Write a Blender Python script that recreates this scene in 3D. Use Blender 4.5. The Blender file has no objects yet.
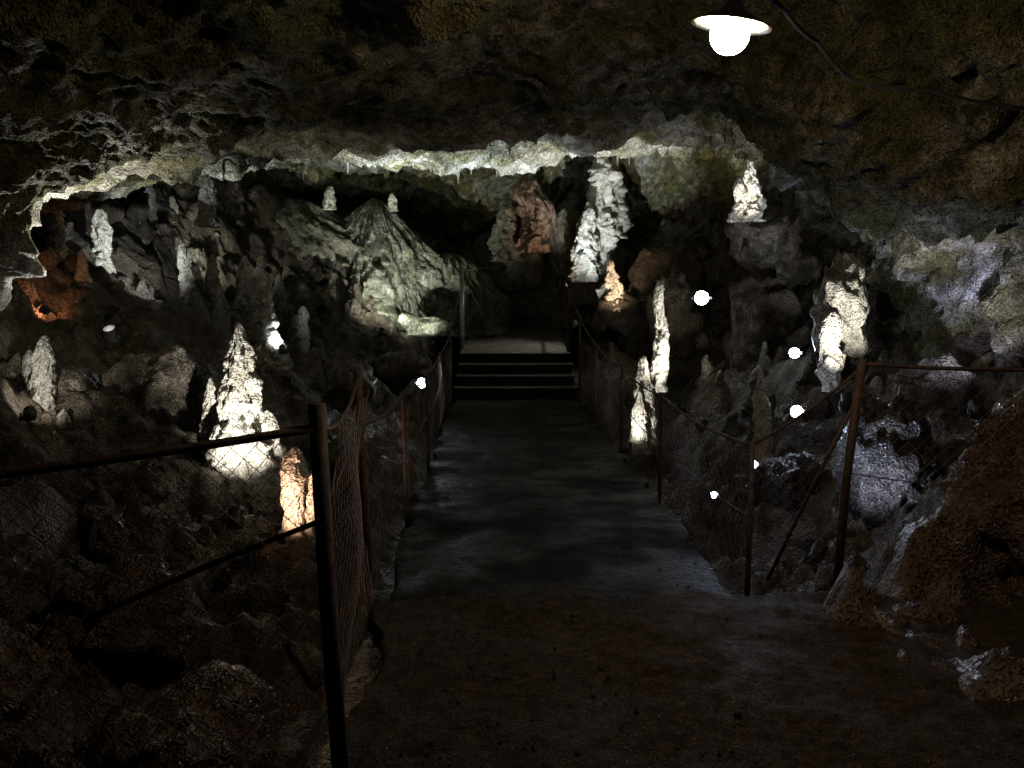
import bpy, math, random
import numpy as np
from mathutils import Vector, Matrix
random.seed(7); rng=np.random.default_rng(7)
sc=bpy.context.scene
# ---------------------------------------------------------------- noise
def _h(ix,iy,iz,s):
    h=(ix.astype(np.int64)*73856093)^(iy.astype(np.int64)*19349663)^(iz.astype(np.int64)*83492791)^(s*2654435761)
    h&=0xffffffff
    h^=h>>13; h=(h*0x5bd1e995)&0xffffffff; h^=h>>15; h=(h*0x27d4eb2d)&0xffffffff; h^=h>>13
    return h/4294967296.0
def vn(p,s=0):
    i=np.floor(p); f=p-i; u=f*f*f*(f*(f*6-15)+10); i=i.astype(np.int64)
    r=0
    for a in (0,1):
        wx=u[:,0] if a else 1-u[:,0]
        for b in (0,1):
            wy=u[:,1] if b else 1-u[:,1]
            for c in (0,1):
                wz=u[:,2] if c else 1-u[:,2]
                r=r+wx*wy*wz*_h(i[:,0]+a,i[:,1]+b,i[:,2]+c,s)
    return r*2-1
def fbm(p,o=4,s=0,g=0.5):
    a=1;r=0
    for k in range(o):
        r=r+a*vn(p*(2.03**k)+k*17.3,s+k); a*=g
    return r
def ridged(p,o=4,s=0,g=0.5):
    a=1;r=0
    for k in range(o):
        n=1-np.abs(vn(p*(2.1**k)+k*9.7,s+k)); r=r+a*n*n; a*=g
    return r
def blocks(p,s=0):
    i=np.floor(p).astype(np.int64)
    F1=np.full(len(p),9.0);F2=np.full(len(p),9.0);V=np.zeros(len(p))
    for a in (-1,0,1):
        for b in (-1,0,1):
            for c in (-1,0,1):
                cx,cy,cz=i[:,0]+a,i[:,1]+b,i[:,2]+c
                hx,hy,hz=_h(cx,cy,cz,s+1),_h(cx,cy,cz,s+2),_h(cx,cy,cz,s+3)
                dx,dy,dz=p[:,0]-cx-hx,p[:,1]-cy-hy,p[:,2]-cz-hz
                d=np.sqrt(dx*dx+dy*dy+dz*dz)
                v=_h(cx,cy,cz,s+4)*0.9-0.45+(dx*(hy-.5)+dy*(hz-.5)+dz*(hx-.5))*1.7
                m=d<F1
                F2=np.where(m,F1,np.minimum(F2,d)); V=np.where(m,v,V); F1=np.where(m,d,F1)
    return V*np.clip((F2-F1)*5,0,1), F2-F1
# ---------------------------------------------------------------- mesh helpers
def add_obj(name,data,parent=None):
    o=bpy.data.objects.new(name,data); sc.collection.objects.link(o)
    if parent: o.parent=parent
    return o
def mesh_np(name,V,Q,mat,smooth=True,parent=None,attr=None):
    V=np.asarray(V,dtype=np.float32); Q=np.asarray(Q,dtype=np.int32)
    me=bpy.data.meshes.new(name); n=Q.shape[1]
    me.vertices.add(len(V)); me.vertices.foreach_set('co',V.ravel())
    me.loops.add(Q.size); me.loops.foreach_set('vertex_index',Q.ravel())
    me.polygons.add(len(Q)); me.polygons.foreach_set('loop_start',np.arange(0,Q.size,n,dtype=np.int32))
    me.polygons.foreach_set('loop_total',np.full(len(Q),n,dtype=np.int32))
    me.update(calc_edges=True)
    if attr is not None:
        at=me.attributes.new('bright_calcite','FLOAT','POINT'); at.data.foreach_set('value',np.asarray(attr,dtype=np.float32))
    me.validate()
    me.polygons.foreach_set('use_smooth',np.full(len(me.polygons),smooth))
    me.materials.append(mat)
    return add_obj(name,me,parent)
def gridfaces(nu,nv,off=0,wrap=False):
    a=np.arange(nu-1)[:,None]; b=np.arange(nv if wrap else nv-1)[None,:]; b2=(b+1)%nv
    q=np.stack([a*nv+b,a*nv+b2,(a+1)*nv+b2,(a+1)*nv+b],-1).reshape(-1,4)
    return q+off
class MB:
    def __init__(s): s.v=[];s.f=[];s.n=0
    def tube(s,pts,r,seg=8,cap=True):
        pts=[Vector(p) for p in pts]; N=len(pts)
        rs=r if hasattr(r,'__len__') else [r]*N
        base=s.n; up0=None
        for k,p in enumerate(pts):
            t=(pts[min(k+1,N-1)]-pts[max(k-1,0)]).normalized()
            if t.length<.5: t=Vector((0,0,1))
            if up0 is None:
                up0=Vector((0,0,1)) if abs(t.z)<.9 else Vector((1,0,0))
            a=t.cross(up0).normalized(); b=t.cross(a).normalized(); up0=-b if up0.dot(-b)>0 else b
            for j in range(seg):
                an=2*math.pi*j/seg
                s.v.append(tuple(p+(a*math.cos(an)+b*math.sin(an))*rs[k]))
        s.n+=N*seg
        for k in range(N-1):
            for j in range(seg):
                j2=(j+1)%seg
                s.f.append((base+k*seg+j,base+k*seg+j2,base+(k+1)*seg+j2,base+(k+1)*seg+j))
        if cap:
            s.f.append(tuple(base+j for j in range(seg))[::-1]); s.f.append(tuple(base+(N-1)*seg+j for j in range(seg)))
    def box(s,c,h,rot=None):
        base=s.n
        for x in(-1,1):
            for y in(-1,1):
                for z in(-1,1):
                    v=Vector((x*h[0],y*h[1],z*h[2]))
                    if rot: v=rot@v
                    s.v.append(tuple(v+Vector(c)))
        for f in((0,1,3,2),(4,6,7,5),(0,4,5,1),(2,3,7,6),(0,2,6,4),(1,5,7,3)): s.f.append(tuple(base+i for i in f))
        s.n+=8
    def make(s,name,mat,parent=None,smooth=True,bevel=0):
        me=bpy.data.meshes.new(name); me.from_pydata(s.v,[],s.f); me.update()
        me.materials.append(mat)
        for p in me.polygons: p.use_smooth=smooth
        o=add_obj(name,me,parent)
        if bevel:
            b=o.modifiers.new('b','BEVEL'); b.width=bevel; b.segments=2
        return o
def empty(name,loc=(0,0,0)):
    e=bpy.data.objects.new(name,None); sc.collection.objects.link(e); e.location=loc; e.empty_display_size=.1; return e
# ---------------------------------------------------------------- materials
def nodes(name):
    m=bpy.data.materials.new(name); m.use_nodes=True; nt=m.node_tree
    return m,nt,nt.nodes['Principled BSDF']
def ramp(nt,src,stops):
    r=nt.nodes.new('ShaderNodeValToRGB'); e=r.color_ramp.elements
    e[0].position,e[0].color=stops[0][0],(*stops[0][1],1); e[1].position,e[1].color=stops[-1][0],(*stops[-1][1],1)
    for p,c in stops[1:-1]:
        k=e.new(p); k.color=(*c,1)
    nt.links.new(src,r.inputs[0]); return r.outputs[0]
def noise(nt,co,sc_,det=8,rough=.6,dist=0.0):
    n=nt.nodes.new('ShaderNodeTexNoise'); n.inputs['Scale'].default_value=sc_; n.inputs['Detail'].default_value=det
    n.inputs['Roughness'].default_value=rough; n.inputs['Distortion'].default_value=dist
    nt.links.new(co,n.inputs['Vector']); return n.outputs['Fac']
def mixc(nt,f,a,b,mode='MIX'):
    n=nt.nodes.new('ShaderNodeMix'); n.data_type='RGBA'; n.blend_type=mode
    if isinstance(f,float): n.inputs[0].default_value=f
    else: nt.links.new(f,n.inputs[0])
    for k,v in((6,a),(7,b)):
        if isinstance(v,tuple): n.inputs[k].default_value=(*v,1)
        else: nt.links.new(v,n.inputs[k])
    return n.outputs[2]
def rockmat(name,dark,mid,light,tint=None,rl=.3,rh=.85,bump=.05,fine=1.0,streak=False,spec=.5,paint_lit=False,speck=.8):
    m,nt,b=nodes(name); co=nt.nodes.new('ShaderNodeTexCoord').outputs['Object']; b.inputs['Specular IOR Level'].default_value=spec
    if streak:
        mp=nt.nodes.new('ShaderNodeMapping'); mp.inputs['Scale'].default_value=(1,1,.35); nt.links.new(co,mp.inputs[0]); co=mp.outputs[0]
    big=noise(nt,co,1.3,2,.6); med=noise(nt,co,6*fine,4,.68); fin=noise(nt,co,48*fine,2,.75)
    c=ramp(nt,med,[(.3,dark),(.5,mid),(.72,light)])
    if tint:
        t=ramp(nt,big,[(.42,(0,0,0)),(.58,(1,1,1))]); c=mixc(nt,t,c,tint)
        c2=ramp(nt,med,[(.3,(.4,.4,.4)),(.65,(1.2,1.2,1.2))]); c=mixc(nt,1.0,c,c2,'MULTIPLY')
    if paint_lit:
        at=nt.nodes.new('ShaderNodeAttribute'); at.attribute_name='bright_calcite'
        cc=ramp(nt,med,[(.32,(.14,.13,.10)),(.5,(.44,.43,.385)),(.68,(.74,.73,.69))]); c=mixc(nt,at.outputs['Fac'],c,cc)  # calcite streaks, plus brightness painted into ceiling strip, niche and left lip
    sp=ramp(nt,fin,[(.35,(.4,.4,.4)),(.6,(1.15,1.15,1.15))]); c=mixc(nt,speck,c,sp,'MULTIPLY')
    nt.links.new(c,b.inputs['Base Color'])
    r=ramp(nt,big,[(.40,(rl,)*3),(.6,(rh,)*3)]); nt.links.new(r,b.inputs['Roughness'])
    b1=nt.nodes.new('ShaderNodeBump'); b1.inputs['Distance'].default_value=bump*2.2; b1.inputs['Strength'].default_value=1; nt.links.new(med,b1.inputs['Height'])
    b3=nt.nodes.new('ShaderNodeBump'); b3.inputs['Distance'].default_value=bump*.45; b3.inputs['Strength'].default_value=1; nt.links.new(fin,b3.inputs['Height']); nt.links.new(b1.outputs[0],b3.inputs['Normal'])
    nt.links.new(b3.outputs[0],b.inputs['Normal'])
    return m
M_wall=rockmat('cave_rock',(.09,.08,.042),(.225,.198,.12),(.40,.37,.28),(.155,.145,.06),rl=.6,rh=.9,spec=.2,paint_lit=True)
M_rock=rockmat('block_rock',(.085,.077,.055),(.21,.19,.145),(.38,.355,.30),rl=.5,rh=.9,spec=.3)
M_ground=rockmat('rubble_rock',(.04,.033,.026),(.125,.102,.078),(.28,.25,.20),(.10,.074,.05),rl=.28,rh=.75,spec=.35)
M_brown=rockmat('clay_rock',(.045,.028,.02),(.12,.078,.055),(.22,.16,.12),rl=.16,rh=.6,spec=.5)
M_wet=rockmat('wet_rock',(.02,.018,.017),(.055,.048,.044),(.12,.105,.095),rl=.10,rh=.4)
M_red=rockmat('iron_flowstone',(.10,.055,.034),(.25,.155,.10),(.43,.33,.25),rl=.4,rh=.7,streak=True)
M_calc=rockmat('bright_calcite',(.26,.23,.17),(.52,.48,.40),(.75,.72,.66),rl=.25,rh=.6,bump=.04)
M_dull=rockmat('dull_calcite',(.12,.11,.085),(.27,.25,.205),(.43,.40,.35),rl=.35,rh=.7,bump=.04)
M_flow=rockmat('green_flowstone',(.11,.112,.088),(.26,.262,.205),(.45,.445,.375),(.16,.155,.105),rl=.35,rh=.7,bump=.06,streak=True)
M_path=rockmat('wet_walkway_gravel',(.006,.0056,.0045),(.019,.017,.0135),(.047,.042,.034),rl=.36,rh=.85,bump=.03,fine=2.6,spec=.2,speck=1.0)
M_dirt=rockmat('trodden_earth',(.042,.029,.02),(.085,.06,.042),(.15,.108,.077),rl=.6,rh=.95,bump=.03,fine=2.5,spec=.15,speck=1.0)
M_step=rockmat('step_concrete',(.05,.044,.035),(.12,.107,.087),(.22,.20,.17),rl=.4,rh=.8,bump=.012,fine=2,spec=.3)
def metal(name,c1,c2,rough=.6,met=.5):
    m,nt,b=nodes(name); co=nt.nodes.new('ShaderNodeTexCoord').outputs['Object']
    n=noise(nt,co,22,3,.7); nt.links.new(ramp(nt,n,[(.4,c1),(.6,c2)]),b.inputs['Base Color'])
    b.inputs['Roughness'].default_value=rough; b.inputs['Metallic'].default_value=met
    bp=nt.nodes.new('ShaderNodeBump'); bp.inputs['Distance'].default_value=.006; nt.links.new(n,bp.inputs['Height']); nt.links.new(bp.outputs[0],b.inputs['Normal'])
    return m
M_rust=metal('rusty_steel',(.04,.02,.014),(.08,.05,.038),.75,.2)
M_wire=metal('rusty_wire',(.12,.08,.06),(.18,.14,.115),.55,.5)
M_galv=metal('galvanised_steel',(.35,.38,.42),(.5,.53,.58),.4,.6)
M_black=metal('black_housing',(.010,.010,.010),(.02,.02,.02),.7,.0)
M_enam=metal('enamel_shade',(.6,.58,.52),(.75,.72,.66),.35,.0)
def emis(name,col,st):
    m,nt,b=nodes(name); b.inputs['Emission Color'].default_value=(*col,1); b.inputs['Emission Strength'].default_value=st
    b.inputs['Base Color'].default_value=(.8,.8,.8,1); return m
# ---------------------------------------------------------------- cave shell (lofted cross-sections)
S=[(-5,[(-5,-2),(-5.5,0),(-5.3,1.6),(-4.4,2.8),(-2.8,3.4),(-1,3.6),(1,3.6),(2.8,3.4),(4.2,2.6),(4.8,1.2),(4.6,-1)]),
(0,[(-5,-2),(-5.5,0),(-5.3,1.6),(-4.4,2.8),(-2.8,3.4),(-1,3.6),(1,3.7),(2.6,3.5),(3.8,2.6),(4.2,1.2),(4.0,-1)]),
(4,[(-5,-2),(-5.4,0),(-5.1,1.6),(-4.3,2.75),(-2.8,3.4),(-1,3.65),(.8,3.8),(2.0,3.65),(3.2,2.9),(4.1,1.7),(3.6,-1)]),
(6.5,[(-5.2,-2),(-5.2,0),(-4.8,1.5),(-4.1,2.65),(-2.8,3.3),(-1,3.6),(.8,3.8),(1.8,3.6),(2.8,2.75),(4.6,2.0),(4.4,-1)]),
(8,[(-5.4,-2.5),(-5.1,0),(-4.75,1.5),(-4.1,2.6),(-2.9,3.25),(-1,3.6),(.8,3.8),(1.9,3.5),(3.0,2.95),(4.9,2.2),(4.9,-1)]),
(9.6,[(-6.4,-2),(-6.5,.6),(-6.3,2.1),(-5.3,2.95),(-3.4,3.37),(-1.2,3.58),(.9,3.82),(2.3,3.75),(3.5,3.0),(4.6,2.1),(4.7,-.8)]),
(12,[(-7,-1.5),(-7.4,.8),(-7.3,2.3),(-6.2,3.15),(-4,3.55),(-1.4,3.68),(1.1,3.98),(2.8,4.1),(4.1,3.4),(5.0,2.2),(5.0,-.5)]),
(14,[(-8,-1),(-8.6,1.5),(-8.4,3),(-7,3.6),(-4.5,3.85),(-1.6,3.98),(1.4,4.3),(3.4,4.6),(4.9,3.8),(5.6,2.4),(5.6,0)]),
(18,[(-8,0),(-8.8,2),(-8.4,3.6),(-7,4.4),(-4.6,4.8),(-1.8,4.9),(1.5,5.3),(3.6,5.3),(5.0,4.4),(5.4,2.8),(5.2,.5)]),
(21.5,[(-6.5,0),(-7,2),(-6.8,3.6),(-5.6,4.8),(-3.6,5.3),(-1.4,5.3),(1.3,5.6),(3,5.4),(4.2,4.4),(4.6,2.8),(4.6,.5)])]
def sh(y,k): return (y,[(-.8+(x+.8)*k,2.4+(z-2.4)*k) for x,z in S[9][1]])
S+= [sh(23.3,.72),sh(24.0,.35),sh(24.2,.02)]
C=np.array([[(x,y,z) for x,z in pts] for y,pts in S],float)
def cr(C,t):
    n=len(C); i=np.clip(np.floor(t).astype(int),0,n-2); f=(t-i)
    g=lambda k: C[np.clip(i+k,0,n-1)]
    sh_=(len(t),)+(1,)*(C.ndim-1); f=f.reshape(sh_)
    p0,p1,p2,p3=g(-1),g(0),g(1),g(2)
    return .5*((2*p1)+(-p0+p2)*f+(2*p0-5*p1+4*p2-p3)*f*f+(-p0+3*p1-3*p2+p3)*f**3)
tu=np.concatenate([np.linspace(0,1.5,40,endpoint=False),np.linspace(1.5,6,290,endpoint=False),np.linspace(6,12,260)])
NV=460
A=cr(C,tu); B=cr(np.swapaxes(A,0,1),np.linspace(0,10,NV)); G=np.swapaxes(B,0,1)
nu=len(tu)
du=np.gradient(G,axis=0); dv=np.gradient(G,axis=1); Nn=np.cross(du,dv); Nn/=np.linalg.norm(Nn,axis=2,keepdims=True)+1e-9
cen=np.array([-.3,0,1.6]); d2=(cen-G); d2[...,1]=0
sg=np.sign((Nn*d2).sum(-1)); sg[-70:]=np.sign((Nn[-70:]*np.array([0,-1,0])).sum(-1)); Nn*=sg[...,None]
P=G.reshape(-1,3).copy(); N_=Nn.reshape(-1,3)
def smooth(a,b,x):
    t=np.clip((x-a)/(b-a),0,1); return t*t*(3-2*t)
far=np.clip((P[:,1]-8.5)/4,0,1)
wp=P+np.stack([fbm(P*.5,2,91),fbm(P*.5,2,92),fbm(P*.5,2,93)],1)*.6
bk,cr_=blocks(wp*np.array([1.1,1.1,1.7]),5); bk2,_=blocks(wp*3.1,25)
low=np.clip((2.8-P[:,2])/1.5,0,1); rightw=np.clip((P[:,0]-1.6)/1.0,0,1)
roofmid=np.clip((N_[:,2]*-1-.75)*6,0,1)*np.clip((16-P[:,1])/2,0,1)*(1-.6*rightw)
rough=np.clip(.2+far*.6+low*.5+rightw*.6,0,1)*(1-.6*roofmid)
disp=fbm(P*.45,3,3)*(.28-.10*roofmid)+(ridged(wp*.9,4,11)-.9)*.14+bk*.42*rough+bk2*.13*rough+fbm(P*5,4,31,.65)*.05+fbm(P*np.array([2.2,2.2,3.5]),3,41)*.09
P2=P+N_*disp[:,None]
up=np.clip((P[:,2]-2.9)/.4,0,1)
teeth=np.clip(vn(P*np.array([7,7,.01]),77)-.35,0,1)**1.5*.16*np.clip((P[:,1]-6)/3,0,1)
P2[:,2]-=teeth*up
lit_pale=smooth(8.8,10.2,P[:,1])*smooth(17,14,P[:,1])*smooth(3.0,3.3,P[:,2]+.08*(-P[:,0]).clip(0,5))*(.35+.6*smooth(-3.5,-1.8,P[:,0]))  # far ceiling colour whitened so the lit strip looks brighter
lit_pale=np.maximum(lit_pale,smooth(7.4,8.2,P[:,1])*smooth(12,10,P[:,1])*smooth(3.0,3.5,P[:,0])*smooth(.9,1.4,P[:,2])*smooth(-.35,.35,fbm(P*np.array([1.2,1.2,3.2]),3,161))*.9)  # niche wall whitened too, extra light put into its colour
lit_pale=np.maximum(lit_pale,smooth(6.5,8.2,P[:,1])*smooth(-3.4,-4.2,P[:,0])*smooth(.3,1.0,P[:,2])*smooth(11,9,P[:,1])*.8)  # left lip whitened to look more strongly lit
lit_pale=np.maximum(lit_pale,smooth(18,19,P[:,1])*smooth(1.0,1.6,P[:,0])*smooth(3.6,2.9,P[:,0])*.8)
lit_pale=np.maximum(lit_pale,smooth(.25,.6,fbm(P*.9,3,141))*smooth(9,11,P[:,1])*.5)
lit_pale*=np.clip(.55+fbm(P*1.9,4,151)*.95,0,1)
mesh_np('cave_walls',P2,gridfaces(nu,NV),M_wall,attr=lit_pale)
SH=P2.reshape(nu,NV,3)
# ---------------------------------------------------------------- ground
def wl(y): return -.80-.022*(y-5)
def wr(y): return 1.42-.02*(y-5)
def Hbase(x,y):
    sl=np.maximum(0,-(x+1.15)); sr=np.maximum(0,x-1.5)
    zl=-.5+sl*(.4+.025*(y-5)); zr=-.5+sr*(.5+.03*(y-6))+smooth(6.5,5.0,y)*np.minimum(sr,1)*.45
    zl=zl-smooth(14,16,y)*smooth(-6.5,-5,x)*.55
    side=np.where(x<.2,zl,zr)
    off=np.maximum(sl,sr)
    back=smooth(15,21,y)*1.7*smooth(0,1.2,off)+smooth(17,18,y)*.8*(1-smooth(0,1.,off))
    z=side+back+smooth(22.3,23.8,y)*1.6
    near=smooth(5.1,4.6,y)*smooth(-1.15,-.75,x)
    zn=.08+smooth(2.3,3.6,x)*.9
    return z*(1-near)+zn*near
gx=np.linspace(-9.5,6.8,400)
gy=np.concatenate([np.linspace(-5,1.5,30,endpoint=False),np.linspace(1.5,9,220,endpoint=False),np.linspace(9,25,260)])
X,Y=np.meshgrid(gx,gy); X=X.ravel();Y=Y.ravel(); Z=Hbase(X,Y)
Pg=np.stack([X,Y,Z],1)
mask=np.maximum(smooth(-.9,-1.5,X),smooth(1.5,2.0,X)); mask=np.maximum(mask,smooth(23,23.8,Y))
w2=Pg+np.stack([fbm(Pg*.8,2,191),fbm(Pg*.8,2,192),fbm(Pg*.8,2,193)],1)*.35
b1,_=blocks(w2*1.5,55); b2,_=blocks(w2*3.6,65)
Zd=Z+mask*(fbm(Pg*.6,3,61)*.22+b1*.42+b2*.16+fbm(Pg*6,3,71)*.03)
Pg[:,2]=Zd
gnd=mesh_np('cave_ground',Pg,gridfaces(len(gy),len(gx)),M_ground)
gnd.data.materials.append(M_brown)
cenY=(Y.reshape(len(gy),len(gx))[:-1,:-1]).ravel(); nz=fbm(Pg*.9,2,300).reshape(len(gy),len(gx))[:-1,:-1].ravel()
gnd.data.polygons.foreach_set('material_index',((cenY+nz*1.2)<5.6).astype(np.int32))
ZG=Zd.reshape(len(gy),len(gx))
def groundz(x,y,rad=0):
    i0,i1=np.searchsorted(gy,y-rad),np.searchsorted(gy,y+rad)+1; j0,j1=np.searchsorted(gx,x-rad),np.searchsorted(gx,x+rad)+1
    return float(ZG[i0:i1,j0:j1].max())
# ---------------------------------------------------------------- spotlights (position, target, watts, colour, angle, size)
L=[ # facing the visitors
((-1.33,13,.62),(-1.8,8,1.7),6,'cool',105,.075),
((2.56,12,1.87),(3.0,6,2.6),14,'cool',115,.098),
((2.88,9,1.32),(3.5,4,2.2),9,'blue',115,.056),
((2.60,8,.85),(3.5,4,1.8),13,'blue',115,.060),
((2.05,7.4,.48),(2.9,5.0,1.1),7,'blue',110,.036),
((1.70,7.3,.24),(2.5,5.0,.9),2,'blue',110,.028),
((-5.6,12,1.92),(-4.6,9,1.5),8,'orange',150,.022),
((-4.0,9.4,1.22),(-3.6,6,1.0),3,'cool',130,.02),
# aimed up onto the formations
((-2.20,6.9,.1),(-2.5,8.1,1.0),360,'white',62,.045),
((-1.95,6.3,.0),(-1.70,7,.35),110,'orange2',64,.04),
((-2.0,10.5,.9),(-.9,12.8,3.9),2100,'cool',75,.05),
((-4.2,9.3,1.5),(-4.3,8.5,2.9),380,'white',110,.05),
((-4.9,10.9,1.7),(-3.8,11.8,3.6),420,'cool',85,.05),
((1.75,12.2,.7),(1.1,13.8,4.3),800,'white',75,.05),
((-2.5,17.0,1.2),(-2.7,20,3.2),800,'green',80,.05),
((-5.6,15.2,2.4),(-5.2,19,3.6),260,'green',90,.05),
((1.35,18.8,1.3),(.5,21.5,4.0),210,'warm',40,.05),
((1.5,17.6,1.4),(2.0,20.4,4.3),1300,'cool',60,.05),
((3.3,15.6,3.3),(3.3,17.3,4.9),260,'yel',90,.05),
((3.2,12.3,2.6),(3.42,13,3.7),170,'white',50,.04),
((2.15,11.2,.5),(2.0,12,1.5),240,'white',80,.04),
((1.45,11.0,.0),(1.75,11.9,.4),110,'white',66,.04),
((1.9,14.9,1.3),(1.8,16,2.5),300,'warm',70,.04),
((3.7,7.0,1.0),(4.3,8.9,2.1),330,'violet',62,.05),
((2.85,7.5,1.0),(3.15,8.4,1.9),260,'white',66,.04),
((2.15,6.1,.1),(2.9,6.7,.9),130,'blue',74,.04),
((-3.9,7.1,.4),(-4.25,8,1.2),60,'white',80,.04),
((-5.2,9.9,1.4),(-5.8,11,1.9),40,'orange',90,.04),
((-4.6,11.6,1.6),(-5.5,13.2,2.7),380,'cool',70,.04),
((1.45,19.2,2.8),(.1,18.4,.9),110,'white',80,.05),
((-1.5,16.6,1.0),(-1.9,18.2,1.5),420,'green',46,.04),
((4.0,11.0,1.5),(4.1,12.5,2.8),150,'cool',80,.05),
((-3.0,11.6,1.2),(-3.9,14,2.2),200,'cool',70,.04),  # extra unseen lamp, added to brighten the left stalagmites
((-.8,20.6,1.3),(.3,22.6,2.6),260,'white',80,.05)]  # extra unseen lamp, added to lift the dark back wall behind the steps
L=[((p[0],p[1],max(p[2],groundz(p[0],p[1],.12)+.10) if k>7 else p[2]),t,w_,c,a,s) for k,(p,t,w_,c,a,s) in enumerate(L)]
SEG=[(np.array(l[0]),np.array(l[0])+(np.array(l[1])-np.array(l[0]))*.9) for l in L]
CAM=np.array([0,0,1.9])
for l in L[:8]: SEG.append((np.array(l[0]),CAM))
def blocked(p,rad):
    for a,b in SEG:
        ab=b-a; t=np.clip(np.dot(p-a,ab)/np.dot(ab,ab),0,1)
        if np.linalg.norm(p-a-ab*t)<rad: return True
    return False
# ---------------------------------------------------------------- rocks
import bmesh
def ico(sub):
    bm=bmesh.new(); bmesh.ops.create_icosphere(bm,subdivisions=sub,radius=1)
    V=np.array([v.co[:] for v in bm.verts]); F=np.array([[v.index for v in f.verts] for f in bm.faces]); bm.free(); return V,F
ICO={s:ico(s) for s in(1,3,4,5)}
def rockverts(sub,seed,cut=9,lump=.12):
    r=np.random.default_rng(seed); V,F=ICO[sub]; V=V.copy()
    for k in range(cut):
        n=r.normal(size=3); n/=np.linalg.norm(n); d=r.uniform(.5,.85)
        t=V@n; m=t>d; V[m]-=(t[m]-d)[:,None]*n
    V=V*(1+(fbm(V*1.7+seed,3,seed%50)*lump+fbm(V*6+seed,3,seed%40)*.035)[:,None])
    return V,F
def rotm(r):
    q=r.normal(size=4); q/=np.linalg.norm(q); w,x,y,z=q
    return np.array([[1-2*(y*y+z*z),2*(x*y-z*w),2*(x*z+y*w)],[2*(x*y+z*w),1-2*(x*x+z*z),2*(y*z-x*w)],[2*(x*z-y*w),2*(y*z+x*w),1-2*(x*x+y*y)]])
base=[rockverts(3,100+k) for k in range(9)]
VV=[];FF=[];off=0
def put(pos,size,r):
    global off
    if blocked(pos,size+.08): return
    V,F=base[r.integers(len(base))]
    W=(V*np.array([1,r.uniform(.6,1),r.uniform(.45,.8)])*size)@rotm(r).T+pos
    VV.append(W);FF.append(F+off);off+=len(W)
r=np.random.default_rng(11)
cnt=0
while cnt<720:
    x=r.uniform(-8.5,6);y=r.uniform(2,22.5)
    if y<5.2 and x>-1.2: continue
    if -1.45<x<1.75: continue
    s=.05+.34*r.random()**2.6
    if y<6: s*=.7
    if y>15.5 and -5<x<-1.4: s=min(s,.2)
    put(np.array([x,y,groundz(x,y)+s*.15]),s,r); cnt+=1
for k in range(430):
    i=r.integers(300,nu-60); j=r.integers(0,NV)
    if 130<j<330 and r.random()<.97: continue
    p=SH[i,j]
    if p[2]<0: continue
    put(p,.08+.38*r.random()**2.2,r)
mesh_np('rubble',np.concatenate(VV),np.concatenate(FF),M_ground)
def boulder(x,y,z,sx,sy,sz,seed,mat=None,rz=0,cut=7,name='boulder'):
    V,F=rockverts(5 if y<9 else 4,seed,cut,.2); V=V*np.array([sx,sy,sz]); c,s=math.cos(rz),math.sin(rz)
    V=V@np.array([[c,s,0],[-s,c,0],[0,0,1]])
    pw=V+np.array([x,y,z]); b,_=blocks(pw*4,seed); b_,_=blocks(pw*9,seed+3); l=np.linalg.norm(V,axis=1,keepdims=True)
    V=V+V/l*((b*.10+b_*.035+fbm(pw*3,3,seed)*.06+fbm(pw*9,3,seed)*.02)[:,None]*min(1,max(sx,sz)*1.5))
    V=V+np.array([x,y,z])
    return mesh_np(name,V,F,mat or M_ground)
boulder(-2.45,5.2,.45,.17,.16,.2,1,M_brown)
boulder(-2.1,4.7,.1,.45,.4,.4,2,M_brown)
boulder(-3.1,4.9,.15,.6,.5,.45,3,M_brown)
boulder(-1.6,3.7,-.15,.5,.5,.35,4,M_brown)
boulder(-2.6,3.9,0,.6,.5,.4,5,M_brown)
boulder(3.0,5.2,.75,.42,.5,.6,6,M_brown,rz=.3)
boulder(3.3,5.6,.2,.5,.6,.6,7,M_brown)
boulder(2.95,6.8,.45,.38,.35,.7,8,M_wet)
boulder(3.5,6.9,.5,.5,.4,.5,28,M_wet)
boulder(3.18,8.6,1.75,.24,.3,.6,9,M_dull)
boulder(2.45,7.7,.25,.35,.3,.3,10,M_wet)
boulder(3.9,8.3,.95,.5,.3,.35,27,M_ground)
boulder(-3.5,8.8,.8,.5,.45,.55,12)
boulder(-4.2,10.5,1.1,.5,.4,.5,13)
boulder(-3.1,9.8,.7,.4,.35,.35,14)
boulder(-5.3,9.0,1.0,.4,.5,.6,15)
boulder(3.6,12.9,1.5,.6,.5,.9,16)
boulder(3.6,13.4,2.9,.5,.5,.32,36,M_ground,cut=10)
boulder(4.0,13.9,2.6,.7,.6,.6,41,M_ground,cut=10)
boulder(2.6,14.,1.4,.5,.6,.8,17)
boulder(3.0,16.8,2.1,.8,.8,1.1,18,M_ground,cut=11)
boulder(1.95,16.4,1.5,.45,.5,.55,37,M_ground)
boulder(2.3,18.9,1.5,.6,.5,.7,19)
boulder(-1.9,15.0,.6,.4,.5,.4,20)
boulder(-2.3,12.3,.6,.4,.4,.45,21)
boulder(-1.85,18.2,1.3,.5,.35,.25,29,M_flow)
boulder(.8,22.6,1.7,1.2,.6,.9,22,M_rock)
boulder(-.6,22.9,2.3,1.2,.5,1.1,23,M_rock)
boulder(.2,22.0,2.7,.9,.6,.7,38,M_rock)
boulder(2.0,21.2,2.4,.9,.6,.8,39,M_rock)
boulder(1.4,21.8,3.2,.6,.5,.9,40,M_rock)
boulder(1.75,14.8,.6,.35,.4,.55,24)
VV2=[];FF2=[];o2=0
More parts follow.
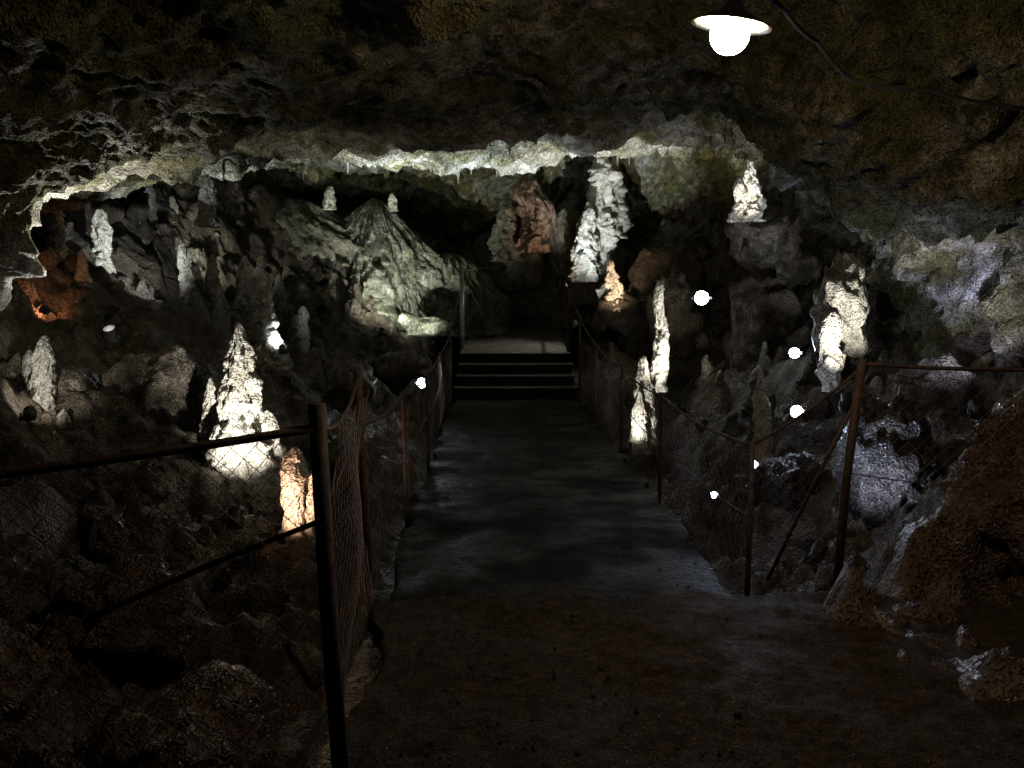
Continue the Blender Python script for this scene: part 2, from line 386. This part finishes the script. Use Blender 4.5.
for k in range(3600):
    if r.random()<.5: x=r.uniform(-.6,4.2);y=r.uniform(1.8,4.85);z=.205
    else:
        y=r.uniform(4.95,15.5); sd=r.random()<.5; e_=abs(r.normal())*.4; x=(wl(y)+.05+e_) if sd else (wr(y)-.05-e_); z=.0
    s=.003+.012*r.random()**3
    V,F=ICO[1]; W=(V*(1+.3*r.normal(size=V.shape)*.5)*np.array([1,1,.6])*s)@rotm(r).T+np.array([x,y,z]); VV2.append(W);FF2.append(F+o2);o2+=len(W)
mesh_np('gravel',np.concatenate(VV2),np.concatenate(FF2),M_dirt)
# ---------------------------------------------------------------- flowstone & dripstone
def dripstone(name,x,y,z,h,R,seed,mat,down=False,taper=.55,lumps=1.0,tip=.12,lean=(0,0),seg=56,rows=120,lobe=0,fq=1.0):
    t=np.linspace(0,1,rows); th=np.linspace(0,2*math.pi,seg,endpoint=False)
    T,H=np.meshgrid(t,th,indexing='ij'); T=T.ravel();H=H.ravel()
    prof=(1-T)**taper*(1-tip)+tip*np.sqrt(np.clip(1-T**8,0,1)); prof=np.where(T>.999,.01,prof)
    q=np.stack([np.cos(H)*R+seed,np.sin(H)*R,T*h*.7+seed],1)*fq
    st=np.stack([T*h*4*fq+seed,np.full_like(T,seed*1.3),np.zeros_like(T)],1)
    qq=q+np.stack([vn(q*5,seed+3),vn(q*5,seed+4),vn(q*5,seed+6)],1)*.06
    kn,_=blocks(qq*9,seed+7); k3,_=blocks(qq*19,seed+17)
    prof=prof*(1+lumps*(.20*vn(st,seed)+.38*fbm(q*5,3,seed+2)+.12*fbm(q*22,2,seed+5)+.40*kn+.20*k3))
    if lobe: prof=prof*(1+lobe*vn(np.stack([np.cos(H)*1.4+seed,np.sin(H)*1.4,T*.7],1),seed+8)+.09*ridged(np.stack([np.cos(H)*6,np.sin(H)*6,T*2.0],1),4,seed+9))
    rr=R*np.maximum(prof,.01)
    s=-1 if down else 1
    wob=vn(np.stack([T*2.2+seed,T*0+seed,T*0],1),seed)*R*.3
    V=np.stack([x+np.cos(H)*rr+lean[0]*T*h+wob,y+np.sin(H)*rr+lean[1]*T*h,z+s*T*h],1)
    return mesh_np(name,V,gridfaces(rows,seg,0,True),mat)
D=dripstone
D('stalagmite',-2.50,8,-.15,1.82,.25,31,M_calc,taper=.7,tip=.25,lumps=1.1)
D('stalagmite',-2.25,8.1,-.15,1.0,.22,32,M_calc,taper=.6,lumps=1.1)
D('stalagmite',-2.78,8.2,0,1.15,.12,33,M_calc,taper=.5,tip=.3,lumps=1.0)
D('stalagmite',-2.64,7.9,0,.75,.15,30,M_calc,taper=.6,lumps=1.1)
D('stalagmite',-1.75,7.0,-.35,1.05,.11,34,M_calc,taper=.35,tip=.5,lumps=1.1)
D('stalagmite',-1.62,7.05,-.35,.85,.09,67,M_calc,taper=.35,tip=.5,lumps=1.1)
D('stalagmite',-5.92,13,2.05,1.1,.14,35,M_calc,taper=.3,tip=.5)
D('stalagmite',-4.75,13,1.8,.85,.12,36,M_dull,taper=.3,tip=.4)
D('stalagmite',-4.9,14.5,3.0,.9,.17,37,M_dull,taper=.5)
D('stalagmite',-3.35,12.,.9,1.4,.2,38,M_dull,taper=.6,tip=.35)
D('stalagmite',-3.95,19.5,3.75,.5,.12,39,M_calc,taper=.4,tip=.5)
D('stalagmite',-2.60,19.8,3.75,.4,.1,40,M_calc,taper=.5)
D('stalagmite',-4.3,8,.3,1.25,.12,41,M_dull,taper=.4,tip=.4,lean=(.05,0))
D('stalagmite',-3.95,7.8,.2,.7,.14,42,M_dull,taper=.6)
D('stalagmite',-4.45,8.2,.4,1.0,.09,44,M_dull,taper=.4,tip=.4)
D('stalagmite',-4.05,13.5,1.7,.8,.16,43,M_dull)
D('stalagmite',2.0,12,.6,1.5,.10,51,M_calc,taper=.35,tip=.45)
D('stalagmite',1.80,11.9,-.1,1.2,.14,52,M_calc,taper=.5,tip=.4,lumps=1.1)
D('stalagmite',1.66,11.7,-.2,.85,.12,53,M_calc,taper=.6,lumps=1.1)
D('stalagmite',3.46,13,2.95,.9,.16,54,M_calc,taper=.5,lumps=1.2)
D('stalagmite',3.28,13.0,2.95,.65,.12,63,M_calc,taper=.5,lumps=1.2)
D('stalagmite',2.45,8.6,.3,.9,.09,55,M_calc,taper=.5)
D('stalagmite',3.0,8.3,1.0,.75,.10,56,M_calc,taper=.4,tip=.5,lumps=1.1)
D('stalagmite',1.8,16.1,1.6,.95,.16,64,M_calc,taper=.5,lumps=1.3)
for k in range(16):
    x=r.uniform(-6.6,-3.2); y=r.uniform(11,17); h=r.uniform(.35,.9)
    D('stalagmite',x,y,groundz(x,y)-.1,h,.05+.1*h,200+k,M_dull,taper=.5,tip=.3,seg=30,rows=60)
for k in range(9):
    x=r.uniform(2.3,4.2); y=r.uniform(8.5,14); h=r.uniform(.25,.6)
    D('stalagmite',x,y,groundz(x,y)-.1,h,.05+.1*h,240+k,M_dull,taper=.5,tip=.3,seg=30,rows=60)
D('flowstone_column',2.05,20.8,2.6,2.6,.3,57,M_calc,taper=.15,tip=.6,lumps=1.3,fq=.6)
D('flowstone_column',1.65,20.2,2.2,1.8,.24,58,M_calc,taper=.4,tip=.4,lumps=1.3,fq=.6)
D('flowstone_column',2.4,20.9,3.2,1.9,.22,65,M_dull,taper=.3,tip=.5,lumps=1.3,fq=.6)
D('red_flowstone',.52,21.3,2.9,1.75,.46,59,M_red,taper=.35,tip=.55,lumps=.9,rows=140,seg=90,fq=.4)
D('flowstone_column',-.2,21.2,2.7,1.3,.3,60,M_dull,taper=.4,tip=.4,lumps=1.2,fq=.6)
D('flowstone_cone',-3.15,20.9,1.0,3.15,2.3,61,M_flow,taper=.9,tip=.07,lumps=.32,seg=260,rows=220,lobe=.35,fq=.35)
D('flowstone_cone',-1.75,21.0,1.0,1.9,1.2,62,M_flow,taper=.55,tip=.2,lumps=.6,seg=160,rows=130,lobe=.3,fq=.3)
D('flowstone_cone',-4.9,20.7,1.4,2.7,1.7,66,M_rock,taper=.6,tip=.2,lumps=.7,seg=160,rows=130,lobe=.4,fq=.3)
SV=[];SF=[];so=0
for k in range(190):
    i=r.integers(280,nu-75); j=r.integers(110,340); p=SH[i,j]; h=.04+.26*r.random()**3; R=.010+.1*h
    rows,seg=10,9; t=np.linspace(0,1,rows);th=np.linspace(0,2*math.pi,seg,endpoint=False);T,H=np.meshgrid(t,th,indexing='ij');T=T.ravel();H=H.ravel()
    rr=R*((1-T)**.8+.08)*(1+.25*np.sin(T*14+k))
    SV.append(np.stack([p[0]+np.cos(H)*rr,p[1]+np.sin(H)*rr,p[2]+.06-T*(h+.06)],1)); SF.append(gridfaces(rows,seg,so,True)); so+=rows*seg
mesh_np('stalactites',np.concatenate(SV),np.concatenate(SF),M_dull)
# ---------------------------------------------------------------- walkway, steps, platform, foreground path
def slab(name,fx0,fx1,y0,y1,fz,mat,ny,nx,amp,skirt=.6,seed=0,edge=.0):
    ys=np.linspace(y0,y1,ny); u=np.linspace(0,1,nx)
    U,Yy=np.meshgrid(u,ys); U=U.ravel();Yy=Yy.ravel()
    x0=np.array([fx0(y) for y in Yy]);x1=np.array([fx1(y) for y in Yy])
    x0=x0+fbm(np.stack([Yy*3,Yy*0,Yy*0],1),3,seed)*edge; x1=x1+fbm(np.stack([Yy*3,Yy*0+5,Yy*0],1),3,seed)*edge
    Xx=x0+(x1-x0)*U; Zz=np.array([fz(a) for a in Yy])
    q=np.stack([Xx,Yy,Zz],1)
    yw=Yy+ (fbm(np.stack([Xx*3,Xx*0,Xx*0],1),3,seed+9)*edge)*smooth(y1-1,y1,Yy)
    Zz=Zz+fbm(q*1.2,3,seed+1)*amp+fbm(q*9,3,seed+2)*amp*.35
    T=np.stack([Xx,yw,Zz],1).reshape(ny,nx,3)
    low=lambda a: np.stack([a[...,0],a[...,1],a[...,2]-skirt],-1)
    T=np.concatenate([low(T[:,:1]),T,low(T[:,-1:])],1); T=np.concatenate([low(T[:1]),T,low(T[-1:])],0)
    return mesh_np(name,T.reshape(-1,3),gridfaces(ny+2,nx+2),mat)
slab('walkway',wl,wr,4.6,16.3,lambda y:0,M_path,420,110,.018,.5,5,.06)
slab('foreground_path',lambda y:-.62-.05*(y-3) if y<5 else -.7,lambda y:4.4,-5,4.9,lambda y:.2,M_dirt,300,200,.03,.35,6,.07)
slab('platform',lambda y:-1.02,lambda y:1.12+max(0,y-19)*.1,17.45,23.6,lambda y:.755+.07*(y-17.4),M_step,80,40,.015,.6,7,.03)
st=empty('stone_steps')
for k in range(4):
    m=MB(); x0,x1=-1.05+.02*k,1.2-.03*k
    m.box(((x0+x1)/2,16.2+.33*k+.22,.19*(k+1)-.30),((x1-x0)/2,.22,.30)); m.make(f'riser_{k+1}',M_path,st,False,.006)
    m=MB(); m.box(((x0+x1)/2,16.2+.33*k+.19,.19*(k+1)+.016),((x1-x0)/2+.02,.225,.014)); m.make(f'tread_{k+1}',M_step,st,False,.008)
# ---------------------------------------------------------------- railings
def sag(a,b,s,n=14):
    a=Vector(a);b=Vector(b); return [a.lerp(b,t/n)-Vector((0,0,s*4*(t/n)*(1-t/n))) for t in range(n+1)]
def mesh_panel(mb,A,B,z0,z1,cell=.065,r=.0016,bulge=.03,seed=0):
    A=Vector(A);B=Vector(B); L=(B-A).length; Hh=z1-z0; n=(B-A).cross(Vector((0,0,1))).normalized()
    def P(u,v): 
        return A.lerp(B,u/L)+Vector((0,0,z0+v))+n*(bulge*math.sin(u*3.1+seed)*math.sin(v*4+seed)+ .006*math.sin(u*40)*math.sin(v*37))
    step=cell*1.2
    for sgn in(1,-1):
        c=-Hh if sgn==1 else 0
        while c< L+(0 if sgn==1 else Hh):
            pts=[]
            for k in range(9):
                v=Hh*k/8; u=c+sgn*v
                if 0<=u<=L: pts.append(P(u,v))
            if len(pts)>1: mb.tube(pts,r,3,False)
            c+=step
f=empty('chain_link_fence')
m=MB(); m.tube([(-.60,3.0,.05),(-.64,3.0,.8),(-.67,3.02,1.53)],.030,10); m.make('near_post',M_rust,f)
m=MB(); m.tube([(-.84,5.15,-.1),(-.87,5.15,.7),(-.90,5.15,1.47)],.024,10); m.make('far_post',M_rust,f)
m=MB(); m.tube(sag((-.67,3.0,1.45),(-2.3,1.9,1.38),.02),.015,8); m.tube([(-.65,3,1.13),(-1.0,2.82,1.02),(-1.32,2.66,.90)],.010,8)
m.tube(sag((-.67,3.02,1.45),(-.9,5.15,1.42),.10),.010,8); m.make('rails',M_rust,f)
m=MB(); mesh_panel(m,(-.66,3.0,0),(-2.3,1.9,0),.15,1.42,seed=1); mesh_panel(m,(-.63,3.02,0),(-.86,5.15,0),.12,1.36,seed=2,bulge=.05,r=.0022); m.make('wire_mesh',M_wire,f)
f=empty('walkway_railing')
ys=[5.15,7.6,10.2,13.0,16.1]; tz=[1.15,1.05,1.0,1.05,1.2]
pm=MB();rm=MB();wm=MB(); prev=None
for k,(y,z) in enumerate(zip(ys,tz)):
    x=wl(y)-.06; 
    if k: pm.tube([(x,y,-.3),(x-.02,y,z+.02)],.018,8)
    if prev:
        rm.tube(sag(prev,(x-.02,y,z),.05),.012,8); rm.tube(sag((prev[0],prev[1],prev[2]-.5),(x-.02,y,z-.5),.04),.006,6)
        mesh_panel(wm,(prev[0],prev[1],0),(x,y,0),.05,min(prev[2],z)-.05,seed=k,cell=.08,r=.0018)
    prev=(x-.02,y,z)
rm.tube(sag(prev,(-1.08,18.0,1.95),.0),.014,8); pm.make('posts',M_rust,f); rm.make('rails',M_rust,f); wm.make('wire_mesh',M_wire,f)
f=empty('walkway_railing')
ys=[5.3,8.2,10.8,13.5,16.1]; tz=[1.0,.97,1.05,1.15,1.5]
pm=MB();rm=MB();wm=MB(); prev=None
for k,(y,z) in enumerate(zip(ys,tz)):
    x=wr(y)+.03; pm.tube([(x,y,-.3),(x+.01,y,z+.02)],.018,8)
    if prev:
        rm.tube(sag(prev,(x+.01,y,z),.06),.010,8); rm.tube(sag((prev[0],prev[1],prev[2]-.45),(x+.01,y,z-.45),.05),.006,6)
        mesh_panel(wm,(prev[0],prev[1],0),(x,y,0),.03,min(prev[2],z)-.08,seed=k+5,cell=.08,r=.0018)
    prev=(x+.01,y,z)
pm.tube([(1.12,17.7,.7),(1.12,17.7,2.2)],.025,8); rm.tube([prev,(1.12,17.7,2.0)],.014,8)
pm.tube([(1.2,20.5,.8),(1.2,20.5,2.3)],.025,8); rm.tube([(1.12,17.7,2.0),(1.2,20.5,2.25)],.014,8)
pm.make('posts',M_rust,f); rm.make('rails',M_rust,f); wm.make('wire_mesh',M_wire,f)
f=empty('pipe_railing')
m=MB(); m.tube([(1.95,5.2,0),(1.99,5.2,.8),(2.06,5.2,1.53)],.026,10); m.tube([(2.03,5.2,1.28),(1.85,5.35,.75),(1.63,5.5,.1)],.012,8); m.make('post_and_brace',M_rust,f)
m=MB(); m.tube(sag((1.45,5.3,1.0),(2.06,5.2,1.48),.03),.010,8); m.tube(sag((2.06,5.2,1.5),(3.3,4.9,1.5),.02),.012,8); m.tube(sag((2.0,5.2,.85),(3.2,4.9,.8),.03),.004,6); m.make('rails',M_rust,f)
m=MB(); mesh_panel(m,(1.45,5.3,0),(1.97,5.2,0),.1,.98,seed=4); mesh_panel(m,(2.0,5.2,0),(3.1,4.95,0),.2,1.42,seed=6,r=.0013); m.make('wire_mesh',M_wire,f)
f=empty('galvanised_railing')
m=MB(); m.tube([(-1.02,18.2,.7),(-1.02,18.2,2.45)],.045,10); m.make('post',M_galv,f)
m=MB(); m.tube([(-1.02,18.2,2.4),(-.75,21.5,2.55),(.2,22,2.55)],.014,8); m.tube([(-.75,21.5,1.0),(-.75,21.5,2.55)],.016,8); m.tube([(-.98,18.4,2.2),(-.5,20.5,1.2)],.010,8);m.make('rails',M_galv,f)
# ---------------------------------------------------------------- lamps
K={'cool':(.84,.95,1.0),'blue':(.62,.72,1.0),'violet':(.66,.68,1.0),'green':(.92,1.0,.86),'warm':(1.0,.74,.52),'orange':(1.0,.42,.2),'orange2':(1.0,.62,.42),'yel':(1.0,.92,.5),'white':(1.0,.98,.9)}
EM={k:emis('lens_'+k,c,80) for k,c in K.items()}
def flood(pos,tgt,P,col,ang,size,facing):
    e=empty('spotlight',pos); d=(Vector(tgt)-Vector(pos)).normalized(); q=d.to_track_quat('-Z','Y')
    e.rotation_mode='QUATERNION'; e.rotation_quaternion=q
    V,F=ICO[3]
    m=MB(); m.tube([(0,0,.09),(0,0,.075),(0,0,.03)],[size*.6,size,size*1.05],16)
    if not facing: m.tube([(0,0,.031),(0,0,-.02),(0,0,-.07)],[size*1.05,size*1.12,size*1.2],16,False)
    m.make('housing',M_black,e)
    m=MB(); m.box((size*1.35,0,.04),(.006,.015,.04)); m.box((-size*1.35,0,.04),(.006,.015,.04)); m.box((0,0,.10),(size*1.35,.015,.006)); m.make('bracket',M_black,e,False)
    if facing: V=V*np.array([size*.95,size*.95,size*.8])+np.array([0,0,.02]); lz=-size*.6-.05
    else: V=V*np.array([size*.8,size*.8,.008])+np.array([0,0,.018]); lz=-.09
    mesh_np('lens',V,F,EM[col],True,e)
    l=bpy.data.lights.new('lamp','SPOT'); l.energy=P; l.color=K[col]; l.spot_size=math.radians(ang); l.spot_blend=1.0; l.shadow_soft_size=.025
    o=add_obj('lamp',l,e); o.location=(0,0,lz)
for k,l in enumerate(L): flood(*l,k<8)
e=empty('hanging_lamp',(.97,4.05,3.10)); e.rotation_euler=(.1,.14,0)
prof=[(.02,.10),(.035,.08),(.05,.05),(.11,.02),(.175,-.012),(.177,-.018),(.11,.012),(.035,.04)]
V=[]
for rr,z in prof:
    for j in range(40):
        a=2*math.pi*j/40; V.append((rr*math.cos(a),rr*math.sin(a),z))
mesh_np('shade',V,gridfaces(len(prof),40,0,True),M_enam,True,e)
V,F=ICO[4]; V=V*np.array([.085,.085,.085]); V[:,2]-=.055
EB=emis('bulb_glow',(1.0,.76,.52),195)
mesh_np('bulb',V,F,EB,True,e)
m=MB(); m.tube([(0,0,.05),(0,0,.13)],.028,12); m.tube([(0,0,.12),(0,0,.6)],.008,6); m.make('socket',M_black,e)
def ceil_z(x,y):
    k=np.argmin((P2[:,0]-x)**2+(P2[:,1]-y)**2+np.where(P2[:,2]<2,50,0)); return P2[k,2]
m=MB()
pts=[(.3,4.2,3.7),(.7,4.1,3.55),(1.0,4.08,3.38),(1.3,4.4,3.26),(1.6,4.8,3.22),(1.86,5.0,3.08),(2.3,5.0,3.02),(2.9,5.0,2.92),(3.4,4.9,2.9)]
pts=[(x,y,min(z,ceil_z(x,y)-.04)) for x,y,z in pts]; q=[]
for a,b in zip(pts[:-1],pts[1:]): q+=sag(a,b,.02,6)[:-1]
m.tube(q,.012,6); m.make('electric_cable',M_black)
# ---------------------------------------------------------------- world, camera
w=bpy.data.worlds.new('World'); sc.world=w; w.use_nodes=True
w.node_tree.nodes['Background'].inputs[0].default_value=(.01,.012,.02,1); w.node_tree.nodes['Background'].inputs[1].default_value=.05
cam=bpy.data.cameras.new('camera'); co=add_obj('camera',cam); cam.sensor_width=36; cam.lens=887/1024*36; cam.clip_end=200; cam.clip_start=.05
co.location=(0,0,1.9); co.rotation_euler=(math.radians(90-5.7),0,0); sc.camera=co
sc.view_settings.view_transform='Standard'; sc.view_settings.look='None'; sc.view_settings.exposure=0
